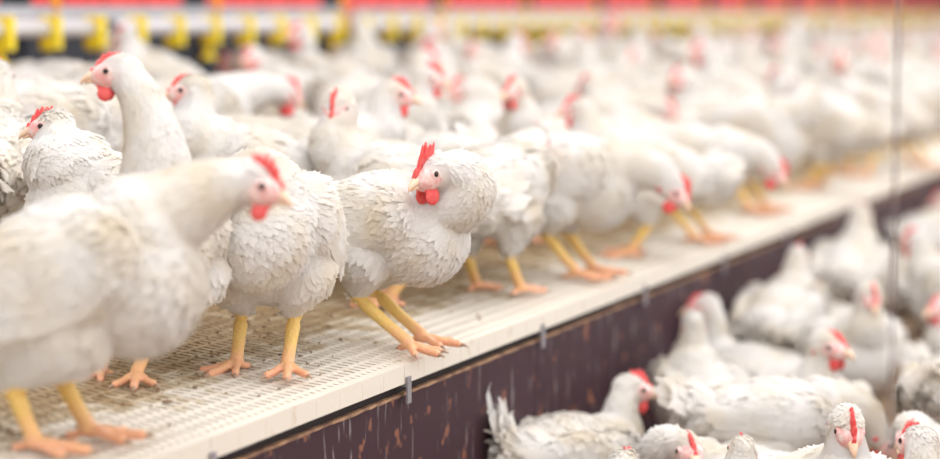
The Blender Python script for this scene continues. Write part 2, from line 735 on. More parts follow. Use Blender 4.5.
def feather_cards(P, N, D, Lg, Wd, lift, curl, rng):
    """many curved leaf-shaped feathers. P root, N normal, D tangent direction (unit), arrays"""
    n = len(P)
    if n == 0:
        return np.zeros((0, 3)), np.zeros((0, 4), int)
    Sd = np.cross(N, D)
    Sd /= np.linalg.norm(Sd, axis=1, keepdims=True) + 1e-9
    rows = len(FEATHER_T)
    V = np.zeros((n, rows, 3, 3))
    for i, (t, wf) in enumerate(zip(FEATHER_T, FEATHER_W)):
        c = P + D * (Lg * t)[:, None] + N * (Lg * (lift * t - curl * t * t))[:, None]
        hw = (Wd * 0.5 * wf)[:, None]
        V[:, i, 0] = c - Sd * hw - N * hw * 0.12
        V[:, i, 1] = c
        V[:, i, 2] = c + Sd * hw - N * hw * 0.12
    # ragged tips
    V[:, -1] += (rng.normal(size=(n, 1, 3)) * (Lg * 0.05)[:, None, None])
    base = (np.arange(n) * rows * 3)[:, None]
    q = []
    for i in range(rows - 1):
        for j in range(2):
            a = i * 3 + j
            q.append([a, a + 3, a + 4, a + 1])
    Fq = (base[:, None] + np.array(q)[None]).reshape(-1, 4)
    return V.reshape(-1, 3), Fq


def bez(p0, p1, p2, p3, n):
    out = []
    for i in range(n):
        t = i / (n - 1)
        out.append(p0 * (1 - t) ** 3 + p1 * 3 * t * (1 - t) ** 2 + p2 * 3 * t * t * (1 - t) + p3 * t ** 3)
    return out


def seg_dist(P, a, b):
    ab = b - a
    t = np.clip(((P - a) @ ab) / (ab @ ab + 1e-12), 0, 1)
    return np.linalg.norm(P - (a + t[:, None] * ab), axis=1)


def V3(*a):
    return Vector(a)


CLAWS = {}


def make_hen_meshes(p, seed, detail=1.0):
    """p: pose. local frame: x forward, y left, z up, ground z=0"""
    rng = np.random.default_rng(seed)
    hb = p.get('hb', 0.225)
    pit = R(p.get('pitch', 14))
    bx = p.get('bx', 0.0)
    RB = Matrix.Rotation(-pit, 3, 'Y')
    C = V3(bx, 0, hb)
    bk0 = p.get('bulk', 1.10)
    B = lambda x, y, z: C + RB @ V3(x * (bk0 + 1) / 2, y * bk0, z * bk0)
    fat = p.get('fat', 1.0)
    bk = p.get('bulk', 1.10)
    hs = p.get('hs', 1.22)
    head = V3(*p['head'])
    hy, hp = R(p.get('hyaw', 0)), R(p.get('hpitch', -8))
    RH = Matrix.Rotation(hy, 3, 'Z') @ Matrix.Rotation(-hp, 3, 'Y') @ Matrix.Rotation(R(p.get('hroll', 0)), 3, 'X')
    HD = lambda x, y, z: head + RH @ V3(x * hs, y * hs, z * hs)
    HV = lambda v, r: (v, tuple(q * hs for q in r))

    bm = bmesh.new()
    E = lambda c, r, rot=RB: ellipsoid(bm, c, (r[0] * (bk + 1) / 2, r[1] * bk, r[2] * bk), rot, 3)
    E(B(0, 0, 0), (0.150, 0.094 * fat, 0.092))
    E(B(0.070, 0, -0.018), (0.088, 0.082 * fat, 0.090))
    E(B(0.10, 0, 0.022), (0.062, 0.066 * fat, 0.066))
    E(B(-0.085, 0, 0.004), (0.090, 0.080 * fat, 0.074))
    E(B(-0.155, 0, 0.035), (0.050, 0.046, 0.038))
    for s in (-1, 1):
        wr = RB @ Matrix.Rotation(R(s * 5), 3, 'Z') @ Matrix.Rotation(R(4), 3, 'Y')
        E(B(-0.020, s * 0.076 * fat, 0.014), (0.118, 0.028, 0.060), wr)
        E(B(0.055, s * 0.072 * fat, 0.020), (0.050, 0.030, 0.050), wr)
    # legs: thighs
    legs = p.get('legs')
    sit = p.get('sit', False)
    if not sit:
        if legs is None:
            legs = {1: dict(foot=(0.02, 0.055)), -1: dict(foot=(0.02, -0.055))}
        for s in (-1, 1):
            lg = legs[s]
            fx, fy = lg['foot']
            hk = V3(*lg.get('hock', (fx - 0.045, fy * 0.95, 0.088)))
            lg['_h'] = hk
            top = B(-0.015, s * 0.052, -0.045)
            for i in range(8):
                t = i / 7
                c = top.lerp(hk + V3(0.006, 0, 0.022), t)
                r = 0.066 * (1 - t) + 0.024 * t
                ellipsoid(bm, c, (r, r * 0.92, r), None, 2)
    else:
        ellipsoid(bm, B(-0.02, 0, -0.05), (0.13, 0.10 * fat, 0.07), RB, 3)
    # neck
    nb = B(0.10, 0, 0.030)
    k1 = V3(*p['n1']) if 'n1' in p else nb + RB @ V3(0.055, 0, 0.055)
    k2 = V3(*p['n2']) if 'n2' in p else head + RH @ V3(-0.05, 0, -0.06) * 1.0
    npts = bez(nb, k1, k2, head + RH @ V3(-0.012, 0, -0.004), 18)
    nt = p.get('nthick', 1.0)
    for i, q in enumerate(npts):
        t = i / 17
        r = 0.064 * (1 - t) ** 1.25 + 0.0255 * hs * (1 - (1 - t) ** 1.25)
        r *= 1 + (nt - 1) * (1 - t) ** 0.7
        ellipsoid(bm, q, (r, r, r), None, 2)
    ellipsoid(bm, HD(-0.008, 0, 0.002), tuple(q * hs for q in (0.030, 0.0215, 0.0255)), RH, 3)
    ellipsoid(bm, HD(0.004, 0, 0.000), tuple(q * hs for q in (0.026, 0.0190, 0.0210)), RH, 3)
    body = voxel(bm, 0.0050 / detail, 12)
    if p.get('ragged', 0):
        pass

    nv = len(body.vertices)
    co_ = np.empty(nv * 3)
    body.vertices.foreach_get('co', co_)
    co_ = co_.reshape(-1, 3)
    body.calc_loop_triangles()
    nt_ = len(body.loop_triangles)
    tri = np.empty(nt_ * 3, dtype=np.int32)
    body.loop_triangles.foreach_get('vertices', tri)
    tri = tri.reshape(-1, 3)
    nf = len(body.polygons)
    lt = np.empty(nf, dtype=np.int32)
    body.polygons.foreach_get('loop_total', lt)
    ls = np.empty(nf, dtype=np.int32)
    body.polygons.foreach_get('loop_start', ls)
    lv = np.empty(len(body.loops), dtype=np.int32)
    body.loops.foreach_get('vertex_index', lv)
    a, b, c = co_[tri[:, 0]], co_[tri[:, 1]], co_[tri[:, 2]]
    cr = np.cross(b - a, c - a)
    ar = np.linalg.norm(cr, axis=1)
    N = cr / (ar[:, None] + 1e-12)
    ctr = (a + b + c) / 3
    # smooth vertex normals
    VN = np.zeros_like(co_)
    for k in range(3):
        np.add.at(VN, tri[:, k], cr)
    VN /= np.linalg.norm(VN, axis=1, keepdims=True) + 1e-12

    # flow skeleton
    npv = lambda v: np.array(v[:])
    bones = []   # a, b, flow, length, width, density, radius
    down = RB @ V3(-1, 0, -0.10)
    bones.append((npv(B(0.08, 0, -0.02)), npv(B(-0.02, 0, 0.0)), npv((RB @ V3(-1, 0, -0.32)).normalized()), 0.027, 0.0095, 1.0, 0.085))
    bones.append((npv(B(-0.02, 0, 0.0)), npv(B(-0.16, 0, 0.03)), npv(down.normalized()), 0.032, 0.011, 0.9, 0.08))
    for s in (-1, 1):
        bones.append((npv(B(0.06, s * 0.09 * fat, 0.02)), npv(B(-0.11, s * 0.085 * fat, 0.01)), npv((RB @ V3(-1, 0, -0.06)).normalized()), 0.036, 0.012, 0.9, 0.03))
    for i in range(0, 15, 3):
        q0, q1 = npts[i], npts[i + 3] if i + 3 < 18 else npts[17]
        t = (i + 1.5) / 17
        bones.append((npv(q0), npv(q1), npv((q0 - q1).normalized()), 0.026 * (1 - t) + 0.014 * t, 0.008 * (1 - t) + 0.0045 * t, 1.5 + 1.2 * t,
                      (0.064 * (1 - t) + 0.027 * t)))
    bones.append((npv(HD(0.01, 0, 0)), npv(HD(-0.03, 0, 0)), npv((RH @ V3(-1, 0, -0.25)).normalized()), 0.009, 0.0035, 3.8, 0.024))
    if not sit:
        for s in (-1, 1):
            top = B(-0.015, s * 0.06, -0.055)
            hk = legs[s]['_h']
            bones.append((npv(top), npv(hk + V3(0, 0, 0.02)), npv(((hk - top).normalized() + V3(-0.5, 0, 0)).normalized()), 0.022, 0.0085, 1.3, 0.045))

    nfeat = int(15000 * detail * p.get('nf', 1.0))
    # rejection sampling by density
    pr = ar / ar.sum()
    idx = rng.choice(len(tri), size=nfeat * 3, p=pr)
    u = rng.random((len(idx), 2))
    su = np.sqrt(u[:, 0:1])
    bw = np.concatenate([1 - su, su * (1 - u[:, 1:2]), su * u[:, 1:2]], axis=1)
    P = (co_[tri[idx]] * bw[:, :, None]).sum(1)
    NN = (VN[tri[idx]] * bw[:, :, None]).sum(1)
    NN /= np.linalg.norm(NN, axis=1, keepdims=True) + 1e-12
    W = np.zeros((len(P), len(bones)))
    for i, bo in enumerate(bones):
        W[:, i] = 1.0 / (np.maximum(seg_dist(P, bo[0], bo[1]) / bo[6], 0.15) ** 5)
    W /= W.sum(1, keepdims=True)
    FL = W @ np.array([bo[2] for bo in bones])
    LL = W @ np.array([bo[3] for bo in bones])
    WW = W @ np.array([bo[4] for bo in bones])
    DD = W @ np.array([bo[5] for bo in bones])
    keep = rng.random(len(P)) < DD / 3.8 * 1.6
    # bare face
    rel = (P - npv(head)) @ np.array(RH) / hs
    bare = (np.linalg.norm(rel, axis=1) < 0.045) & (rel[:, 0] > -0.010) & (rel[:, 2] < 0.017)
    keep &= ~bare
    keep &= P[:, 2] > 0.02 if not sit else P[:, 2] > -0.01
    P, NN, FL, LL, WW = P[keep][:nfeat], NN[keep][:nfeat], FL[keep][:nfeat], LL[keep][:nfeat], WW[keep][:nfeat]
    FL = FL + rng.normal(size=FL.shape) * 0.16
    T = FL - NN * (FL * NN).sum(1, keepdims=True)
    T /= np.linalg.norm(T, axis=1, keepdims=True) + 1e-9
    sz = rng.uniform(0.75, 1.25, len(P))
    fl = p.get('fluff', 1.0)
    lift = rng.uniform(0.03, 0.13, len(P)) * fl
    curl = rng.uniform(0.04, 0.13, len(P))
    Vs, Fs, NR = [co_], [], [VN]
    off = nv
    rc = len(FEATHER_T) * 3

    def nrm_of(n_, t_, k_):
        q = n_ + t_ * k_[:, None] + rng.normal(size=n_.shape) * 0.05
        q /= np.linalg.norm(q, axis=1, keepdims=True)
        return np.repeat(q, rc, axis=0)
    va, fa = feather_cards(P + NN * 0.0006, NN, T, LL * sz, WW * sz, lift, curl, rng)
    Vs.append(va)
    Fs.append(fa + off)
    NR.append(nrm_of(NN, T, -lift * 0.7))
    off += len(va)

    # long feathers: wings and tail
    bvh = BVHTree.FromPolygons([tuple(v) for v in co_], [tuple(t) for t in tri])
    LP, LN, LD, LLg, LW, LLi, LC = [], [], [], [], [], [], []

    def longf(pos, nrm, d, lg, wd, li, cu):
        LP.append(npv(pos)); LN.append(npv(nrm)); LD.append(npv(d)); LLg.append(lg); LW.append(wd); LLi.append(li); LC.append(cu)

    for s in (-1, 1):
        for row, (zz, x0, x1, ln, nn, lift_) in enumerate(((-0.030, 0.045, -0.085, 0.085, 11, 0.05), (-0.006, 0.055, -0.065, 0.062, 11, 0.045),
                                                          (0.016, 0.065, -0.050, 0.046, 11, 0.04), (0.034, 0.05, -0.06, 0.044, 9, 0.04))):
            for i in range(nn):
                t = i / (nn - 1)
                q = B(x0 + (x1 - x0) * t, s * 0.125 * fat, zz + 0.010 * t)
                loc, nr, _, _ = bvh.find_nearest(q)
                nr = (nr * 0.8 + (RB @ V3(0, s, 0)) * 0.4).normalized()
                d = RB @ V3(-1, rng.normal() * 0.04, -0.14 + 0.20 * t + rng.normal() * 0.04)
                d = (d - nr * d.dot(nr)).normalized()
                longf(loc + nr * 0.003, nr, d, ln * rng.uniform(0.85, 1.15), 0.026, lift_, 0.10)
        # primary tips crossing over the rump
        for i in range(6):
            q = B(-0.085 - 0.006 * i, s * 0.11, 0.012 + 0.006 * i)
            loc, nr, _, _ = bvh.find_nearest(q)
            d = RB @ V3(-1, -s * 0.20, -0.02 + 0.04 * i)
            d = (d - nr * d.dot(nr) * 0.8).normalized()
            longf(loc + nr * 0.004, nr, d, rng.uniform(0.075, 0.095), 0.018, 0.10, 0.05)
    tu = R(p.get('tail', 32))
    tl = p.get('tail_len', 0.82)
    for layer in range(3):
        nn = 9 - layer
        for i in range(nn):
            a = (i / (nn - 1) - 0.5) * 2
            sgn = 1 if a > 0 else -1
            base = B(-0.150 - 0.012 * (2 - layer), a * 0.030, 0.050 - abs(a) * 0.022 + layer * 0.006)
            el = tu + 0.14 * layer * 0.6 - abs(a) * 0.30 + rng.normal() * 0.07
            d = RB @ V3(-math.cos(el), a * 0.38 + rng.normal() * 0.06, math.sin(el))
            d.normalize()
            nr = (RB @ V3(math.sin(el) * 0.3, sgn * (0.8 + 0.2 * abs(a)), 0.55)).normalized()
            nr = (nr - d * nr.dot(d)).normalized()
            longf(base, nr, d, (0.105 - layer * 0.020) * tl * rng.uniform(0.85, 1.1), 0.032, 0.0, -0.05)
    # fluffy tufts at the rump
    for i in range(130 if not p.get('ruff') else 260):
        a = rng.uniform(-1, 1)
        q = B(-0.14 - 0.03 * rng.random(), a * 0.06, 0.06 - rng.random() * 0.08)
        loc, nr, _, _ = bvh.find_nearest(q)
        d = (RB @ V3(-1, a * 0.3, 0.25 + rng.normal() * 0.25))
        d = (d - nr * d.dot(nr) * 0.5).normalized()
        longf(loc, nr, d, rng.uniform(0.03, 0.05) * (1.5 if p.get('ruff') else 1), 0.018, 0.3 + (0.5 * rng.random() if p.get('ruff') else 0), 0.1)
    va, fa = feather_cards(np.array(LP), np.array(LN), np.array(LD), np.array(LLg), np.array(LW), np.array(LLi), np.array(LC), rng)
    Vs.append(va)
    Fs.append(fa + off)
    NR.append(nrm_of(np.array(LN), np.array(LD), -np.array(LLi)))
    off += len(va)

    Vall = np.concatenate(Vs)
    # keep the voxel body's faces and add the feather faces
    fverts = np.concatenate([lv] + [f.reshape(-1) for f in Fs]).astype(np.int32)
    nq = sum(len(f) for f in Fs)
    starts = np.concatenate([ls, len(lv) + np.arange(nq) * 4]).astype(np.int32)
    me = bpy.data.meshes.new('hen_body')
    me.vertices.add(len(Vall))
    me.vertices.foreach_set('co', Vall.reshape(-1))
    me.loops.add(len(fverts))
    me.loops.foreach_set('vertex_index', fverts)
    me.polygons.add(len(starts))
    me.polygons.foreach_set('loop_start', starts)
    me.update(calc_edges=True)
    me.materials.append(M_FEATHER)
    me.shade_smooth()
    nrm = np.concatenate(NR)
    me.normals_split_custom_set_from_vertices(nrm.tolist())
    bpy.data.meshes.remove(body)
    out = {'body': [me]}

    # face
    bm = bmesh.new()
    ellipsoid(bm, HD(0.011, 0, -0.003), tuple(q * hs for q in (0.0245, 0.0205, 0.0195)), RH, 3)
    ellipsoid(bm, HD(-0.004, 0, -0.005), tuple(q * hs for q in (0.0180, 0.0224, 0.0165)), RH, 3)
    for s in (-1, 1):
        ellipsoid(bm, HD(0.010, s * 0.0185, 0.0035), tuple(q * hs for q in (0.0085, 0.0040, 0.0075)), RH, 2)
    face = voxel(bm, 0.0022, 2)
    face.name = 'hen_face'
    face.materials.clear()
    face.materials.append(M_FACE)
    out['face'] = [face]
    # ear lobes
    out['ear_lobe'] = []
    for s in (-1, 1):
        bm = bmesh.new()
        ellipsoid(bm, HD(-0.018, s * 0.0215, -0.010), tuple(q * hs for q in (0.0055, 0.0030, 0.0085)), RH, 2)
        out['ear_lobe'].append(bm_mesh('ear_lobe', bm, M_LOBE))
    # eyes
    out['eye'] = []
    for s in (-1, 1):
        bm = bmesh.new()
        ellipsoid(bm, HD(0.0105, s * 0.0208, 0.0040), tuple(q * hs for q in (0.0046, 0.0028, 0.0046)), RH, 2)
        out['eye'].append(bm_mesh('hen_eye', bm, M_EYE))
    # beak: upper hooked over lower
    bm = bmesh.new()
    tube(bm, [HD(*q) for q in ((0.020, 0, 0.000), (0.030, 0, 0.000), (0.039, 0, -0.0025), (0.046, 0, -0.0065), (0.0505, 0, -0.0115))],
         [q * hs for q in (0.0105, 0.0088, 0.0064, 0.0038, 0.0010)], 12, 0, 0.85)
    tube(bm, [HD(*q) for q in ((0.018, 0, -0.009), (0.029, 0, -0.0080), (0.038, 0, -0.0090), (0.0445, 0, -0.0110))],
         [q * hs for q in (0.0085, 0.0064, 0.0042, 0.0012)], 12, 0, 0.6)
    out['beak'] = [bm_mesh('hen_beak', bm, M_BEAK)]
    # comb
    ch = p.get('comb', 0.017)
    lean = p.get('lean', 0.1)
    bm = bmesh.new()
    n = 34
    prev = None
    npk = 5
    for i in range(n + 1):
        t = i / n
        x = 0.036 - t * 0.042
        zb = 0.0225 * math.sqrt(max(0.05, 1 - ((x + 0.006) / 0.037) ** 2)) - 0.002
        env = math.sin(min(1, t * 1.15 + 0.10) * math.pi * 0.80) ** 0.7
        saw = 0.48 + 0.52 * abs(math.cos(t * npk * math.pi)) ** 0.8
        h = ch * env * saw + 0.002
        sweep = -0.25 * h
        wv = 0.0016 * math.sin(t * 9)
        ring = []
        for (f, th) in ((-0.1, 0.0042), (0.45, 0.0032), (0.85, 0.0022), (1.0, 0.0008)):
            ring.append((x + sweep * max(f, 0) ** 1.3, th + wv * f + lean * h * f, zb + h * f))
        rb = [(q[0], q[1] - 2 * th, q[2]) for q, th in zip(ring, (0.0042, 0.0032, 0.0022, 0.0008))]
        row = [bm.verts.new(HD(*q)) for q in ring + rb[::-1]]
        if prev:
            for k in range(len(row)):
                f = bm.faces.new((prev[k], prev[(k + 1) % len(row)], row[(k + 1) % len(row)], row[k]))
                f.smooth = True
        else:
            bm.faces.new(row[::-1])
        prev = row
    bm.faces.new(prev)
    out['comb'] = [bm_mesh('hen_comb', bm, M_COMB)]
    # wattles
    ws = p.get('wattle', 1.0)
    out['wattle'] = []
    for s in (-1, 1):
        bm = bmesh.new()
        ellipsoid(bm, HD(0.018, s * 0.0085, -0.016), tuple(q * hs for q in (0.010, 0.0045, 0.008)), RH, 2)
        ellipsoid(bm, HD(0.0165, s * 0.0105, -0.021 - 0.006 * ws), tuple(q * hs for q in (0.0115 * ws, 0.0042, 0.0115 * ws)), RH, 3)
        me2 = voxel(bm, 0.0018, 3)
        me2.name = 'hen_wattle'
        me2.materials.clear()
        me2.materials.append(M_COMB)
        out['wattle'].append(me2)
    # legs
    if not sit:
        out['leg'] = []
        for s in (-1, 1):
            lg = legs[s]
            fx, fy = lg['foot']
            lift_ = lg.get('up', 0.0)
            hk = lg['_h']
            an = V3(fx, fy, 0.018 + lift_)
            ty = R(lg.get('toe', 0))
            bm = bmesh.new()
            up = hk + (B(-0.01, s * 0.055, -0.05) - hk).normalized() * 0.045
            tube(bm, [up, hk + V3(0, 0, 0.004), hk.lerp(an, 0.18), hk.lerp(an, 0.6), an + V3(0, 0, 0.004), an], [0.0175, 0.0155, 0.0128, 0.0110, 0.0118, 0.0122], 12)
            ellipsoid(bm, hk, (0.0155, 0.0125, 0.0155), None, 2)
            ellipsoid(bm, an, (0.0135, 0.0130, 0.0115), None, 2)
            claws = []
            for ang, ln, kk in ((0, 0.080, 1.0), (34, 0.062, 0.9), (-34, 0.066, 0.9), (172, 0.030, 0.8)):
                th = ty + R(ang)
                d = V3(math.cos(th), math.sin(th), 0)
                z0 = 0.016
                e = [V3(fx, fy, z0 + lift_)]
                for t, zz in ((0.3, 0.0155), (0.6, 0.0105), (0.85, 0.009), (1.0, 0.0065)):
                    e.append(V3(fx, fy, 0) + d * ln * t + V3(0, 0, zz + lift_))
                tube(bm, e, [0.0105 * kk, 0.0088 * kk, 0.0075 * kk, 0.0078 * kk, 0.0052 * kk], 10)
                for t in (0.38, 0.66, 0.9):
                    ellipsoid(bm, V3(fx, fy, 0) + d * ln * t + V3(0, 0, (0.013 if t < 0.5 else 0.0095) + lift_), (0.0085 * kk,) * 3, None, 1)
                claws.append((e[-1], d, kk))
            lm = voxel(bm, 0.0028, 2)
            bm = bmesh.new()
            bm.from_mesh(lm)
            for f in bm.faces:
                f.smooth = True
                f.material_index = 0
            kids = []
            for e, d, kk in claws:
                cb = bmesh.new() if 'nf' not in p else bm
                tube(cb, [e - d * 0.004, e + d * 0.005 + V3(0, 0, 0.001), e + d * 0.013 - V3(0, 0, 0.003)], [0.0042 * kk, 0.0034 * kk, 0.0008], 8, 1 if cb is bm else 0)
                if cb is not bm:
                    kids.append(bm_mesh('claw', cb, M_CLAW))
            bpy.data.meshes.remove(lm)
            lmesh = bm_mesh('hen_leg', bm, [M_LEG, M_CLAW])
            out['leg'].append(lmesh)
            CLAWS[lmesh.name] = kids
    return out


def put_hen(meshes, loc, yaw, scale=1.0, label='', group=None, tilt=0.0, mirror=False):
    o = bpy.data.objects.new('hen', None)
    link(o)
    o.empty_display_size = 0.1
    o.location = loc
    o.rotation_euler = (0, tilt, yaw)
    o.scale = (scale, scale, scale)
    for nm, lst in meshes.items():
        for me in lst:
            c = obj(nm, me, o)
            for km in CLAWS.get(me.name, ()):
                obj('claw', km, c)
    o['label'] = label
    o['category'] = 'hen'
    if group:
        o['group'] = group
    return o


HENS = []        # x, y, on_slat


def psi(a):
    """heading seen in the photograph: 0 right, 90 away, 180 left, -90 to the camera"""
    return R(a) + YAW


def slat_hen(px, depth, heading, meshes, label, scale=1.0, group=None, dz=0.0):
    g = at_depth(px, depth)
    o = put_hen(meshes, (g.x, g.y, slat_z(g.x) + 0.001 + dz), psi(heading), scale, label, group)
    HENS.append((g.x, g.y, 1, scale, psi(heading)))
    return o


def floor_hen(px, depth, heading, meshes, label, scale=1.0, group=None, dz=0.0):
    g = at_depth(px, depth)
    o = put_hen(meshes, (g.x, g.y, 0.002 + dz), psi(heading), scale, label, group)
    HENS.append((g.x, g.y, 0, scale, psi(heading)))
    return o


GF = 'hens standing on the slats in the foreground'
# --- individual hens, nearest first
h = make_hen_meshes(dict(hb=0.228, bx=0.0, pitch=21, bulk=1.24, head=(0.245, 0, 0.358), n1=(0.17, 0, 0.33), n2=(0.20, 0, 0.37), hpitch=-18, fat=1.08, nthick=1.12,
                         comb=0.022, lean=-0.15, wattle=0.85, legs={1: dict(foot=(0.015, 0.045), hock=(-0.020, 0.045, 0.09)), -1: dict(foot=(-0.048, -0.040), hock=(-0.072, -0.045, 0.088), toe=-12)}), 1)
slat_hen(68, 3.19, 4, h, 'large blurred white hen at the far left foreground facing right', 1.08, GF)

h = make_hen_meshes(dict(hb=0.245, bx=-0.01, pitch=28, head=(0.095, -0.066, 0.538), n1=(0.13, 0, 0.35), n2=(0.110, 0.010, 0.470), hyaw=-96, hpitch=-4, fat=1.0, nthick=1.30,
                         comb=0.011, lean=0.0, wattle=0.95, legs={1: dict(foot=(0.02, -0.045), hock=(-0.02, -0.01, 0.10)), -1: dict(foot=(-0.03, -0.11), hock=(-0.06, -0.085, 0.10), toe=-30)}), 2)
slat_hen(160, 3.70, -85, h, 'tall white hen with stretched neck looking left, head highest in the foreground', 0.98, GF)

h = make_hen_meshes(dict(hb=0.235, pitch=26, head=(0.110, -0.035, 0.388), n1=(0.15, 0, 0.31), n2=(0.10, -0.01, 0.36), hyaw=-35, hpitch=-8, nthick=1.2, comb=0.014, wattle=1.0), 3)
slat_hen(113, 4.10, -145, h, 'white hen facing left at the left edge with low red comb', 1.0, GF)

h = make_hen_meshes(dict(hb=0.232, bx=-0.01, pitch=30, bulk=1.16, head=(0.115, -0.085, 0.320), n1=(0.15, 0.0, 0.30), n2=(0.10, -0.04, 0.35), hyaw=-70, hpitch=-25, fat=1.04, comb=0.012,
                         legs={1: dict(foot=(0.03, 0.042), hock=(-0.015, 0.045, 0.095), toe=12), -1: dict(foot=(0.015, -0.050), hock=(-0.025, -0.05, 0.095), toe=-22)}), 4)
slat_hen(265, 3.86, -98, h, 'white hen facing the camera with its head hidden behind the nearest hen', 1.04, GF)

h = make_hen_meshes(dict(hb=0.235, bx=-0.015, pitch=4, bulk=1.08, head=(0.122, -0.066, 0.338), n1=(0.20, 0.005, 0.280), n2=(0.165, 0.010, 0.366), hyaw=-106, hpitch=-16, hroll=0, fat=1.02, nthick=1.05,
                         comb=0.031, lean=0.22, hs=1.28, wattle=1.15, tail=20,
                         legs={1: dict(foot=(0.034, 0.045), hock=(-0.075, 0.045, 0.100), toe=8), -1: dict(foot=(0.062, -0.05), hock=(-0.05, -0.05, 0.098), toe=-14)}), 5)
slat_hen(394, 4.19, -30, h, 'white hen in sharp focus at centre, looking back with upright red comb', 1.02, GF)

h = make_hen_meshes(dict(hb=0.235, pitch=16, head=(0.118, -0.01, 0.408), n1=(0.17, 0, 0.33), n2=(0.10, 0, 0.37), hyaw=62, hpitch=-36, comb=0.017, wattle=0.8), 6)
slat_hen(396, 4.68, -172, h, 'white hen with a raised neck and narrow face behind the sharp centre hen', 1.04, GF)

h = make_hen_meshes(dict(hb=0.235, pitch=16, hyaw=-28, head=(0.128, -0.01, 0.408), n1=(0.17, 0, 0.33), n2=(0.10, 0, 0.36), hpitch=-8, nthick=1.1, comb=0.011, wattle=0.9), 7)
slat_hen(250, 4.72, -152, h, 'white hen with pink face looking left behind the tall stretched neck', 1.05, GF)

# prototypes for the flock
def P_(**k):
    return make_hen_meshes(k, P_.s)


P_.s = 20
PROTO = []
for kw in (
    dict(hb=0.230, pitch=14, head=(0.165, 0, 0.385), n1=(0.18, 0, 0.31), n2=(0.12, 0, 0.35), nf=0.55),
    dict(hb=0.230, pitch=18, head=(0.13, 0.03, 0.415), n1=(0.17, 0, 0.33), n2=(0.10, 0.01, 0.37), hyaw=50, nf=0.55, comb=0.02),
    dict(hb=0.230, pitch=18, head=(0.14, -0.03, 0.405), n1=(0.17, 0, 0.33), n2=(0.10, -0.01, 0.37), hyaw=-55, nf=0.55),
    dict(hb=0.228, pitch=4, head=(0.255, 0, 0.285), n1=(0.17, 0, 0.29), n2=(0.20, 0, 0.31), hpitch=-25, nf=0.55, tail=38, comb=0.02),
    dict(hb=0.225, pitch=0, head=(0.250, 0.0, 0.175), n1=(0.17, 0, 0.26), n2=(0.225, 0, 0.25), hpitch=-55, nf=0.55, tail=40),
    dict(hb=0.228, pitch=10, head=(0.10, 0.075, 0.345), n1=(0.20, 0.01, 0.30), n2=(0.15, 0.04, 0.38), hyaw=120, nf=0.55),
    dict(hb=0.225, pitch=-4, head=(0.230, -0.02, 0.120), n1=(0.18, 0, 0.22), n2=(0.225, 0, 0.20), hpitch=-60, hyaw=-20, nf=0.55, fat=1.08, tail=34),
    dict(hb=0.235, pitch=22, head=(0.150, 0.0, 0.36), n1=(0.17, 0, 0.31), n2=(0.12, 0, 0.34), hyaw=-20, nf=0.55, fat=1.08),
):
    PROTO.append(P_(**kw))
    P_.s += 1
SIT = []
for kw in (
    dict(hb=0.125, pitch=6, head=(0.150, 0, 0.285), n1=(0.17, 0, 0.20), n2=(0.11, 0, 0.24), sit=True, comb=0.012, nf=0.55, tail=42, fat=1.08, fluff=1.3),
    dict(hb=0.125, pitch=6, head=(0.135, 0.03, 0.305), n1=(0.17, 0, 0.21), n2=(0.10, 0.01, 0.26), hyaw=60, sit=True, comb=0.012, nf=0.55, fat=1.08, fluff=1.3),
    dict(hb=0.125, pitch=4, head=(0.165, -0.02, 0.235), n1=(0.17, 0, 0.19), n2=(0.13, 0, 0.23), hyaw=-40, sit=True, comb=0.012, nf=0.55, fat=1.1, tail=50, fluff=1.5),
    dict(hb=0.125, pitch=8, head=(0.10, 0.07, 0.225), n1=(0.20, 0.01, 0.19), n2=(0.15, 0.05, 0.25), hyaw=125, sit=True, comb=0.012, nf=0.55, fat=1.1, fluff=1.4),
):
    SIT.append(P_(**kw))
    P_.s += 1

GM = 'hens standing on the slats behind the centre hen'
# upper left, behind the tall hen
slat_hen(40, 4.85, 20, PROTO[4], 'white hen with raised tail at the upper left below the yellow cups', 1.24, GM)
slat_hen(180, 5.6, 30, PROTO[3], 'white hen with ruffled back behind the tall stretched neck', 1.15, GM)
slat_hen(-12, 4.42, 95, PROTO[0], 'white hen cut by the left edge above the low comb', 1.1, GM)
# right of the centre hen
h9 = make_hen_meshes(dict(hb=0.235, pitch=10, head=(0.215, 0.0, 0.33), n1=(0.18, 0, 0.31), n2=(0.17, 0, 0.33), hyaw=20, hpitch=-20, nf=0.55), 31)
slat_hen(494, 4.92, 62, h9, 'white hen facing away just right of the centre hen', 1.02, GM)
h10 = make_hen_meshes(dict(hb=0.232, bx=-0.01, pitch=-2, head=(0.235, -0.01, 0.205), n1=(0.19, 0, 0.25), n2=(0.215, 0, 0.245), hyaw=-10, hpitch=-42, nf=0.55, comb=0.018, wattle=1.1, tail=34,
                          legs={1: dict(foot=(0.05, 0.05), hock=(-0.01, 0.05, 0.10)), -1: dict(foot=(0.02, -0.05), hock=(-0.045, -0.05, 0.10))}), 32)
slat_hen(570, 5.28, -8, h10, 'white hen walking right along the edge with lowered red face', 1.06, GM)
slat_hen(640, 5.75, 170, PROTO[0], 'white hen behind the lowered red face, turned left', 1.0, GM)
slat_hen(690, 6.15, -12, h10, 'second white hen walking right with its head lowered', 1.0, GM)
slat_hen(752, 7.0, -30, PROTO[5], 'round white hen with its red comb turned back, right of centre', 1.1, GM)
slat_hen(820, 7.9, 150, PROTO[7], 'round white hen near the slat edge at the right', 1.1, GM)
slat_hen(862, 8.6, -150, PROTO[1], 'white hen with red face left of the hanging wire', 1.1, GM)
slat_hen(915, 9.2, 20, PROTO[0], 'white hen right of the hanging wire on the slats', 1.1, GM)
slat_hen(440, 5.25, 165, PROTO[3], 'white hen bent forward behind the centre hen', 1.0, GM)
slat_hen(395, 5.7, -60, PROTO[1], 'white hen with blurred red comb above the centre hen', 1.0, GM)
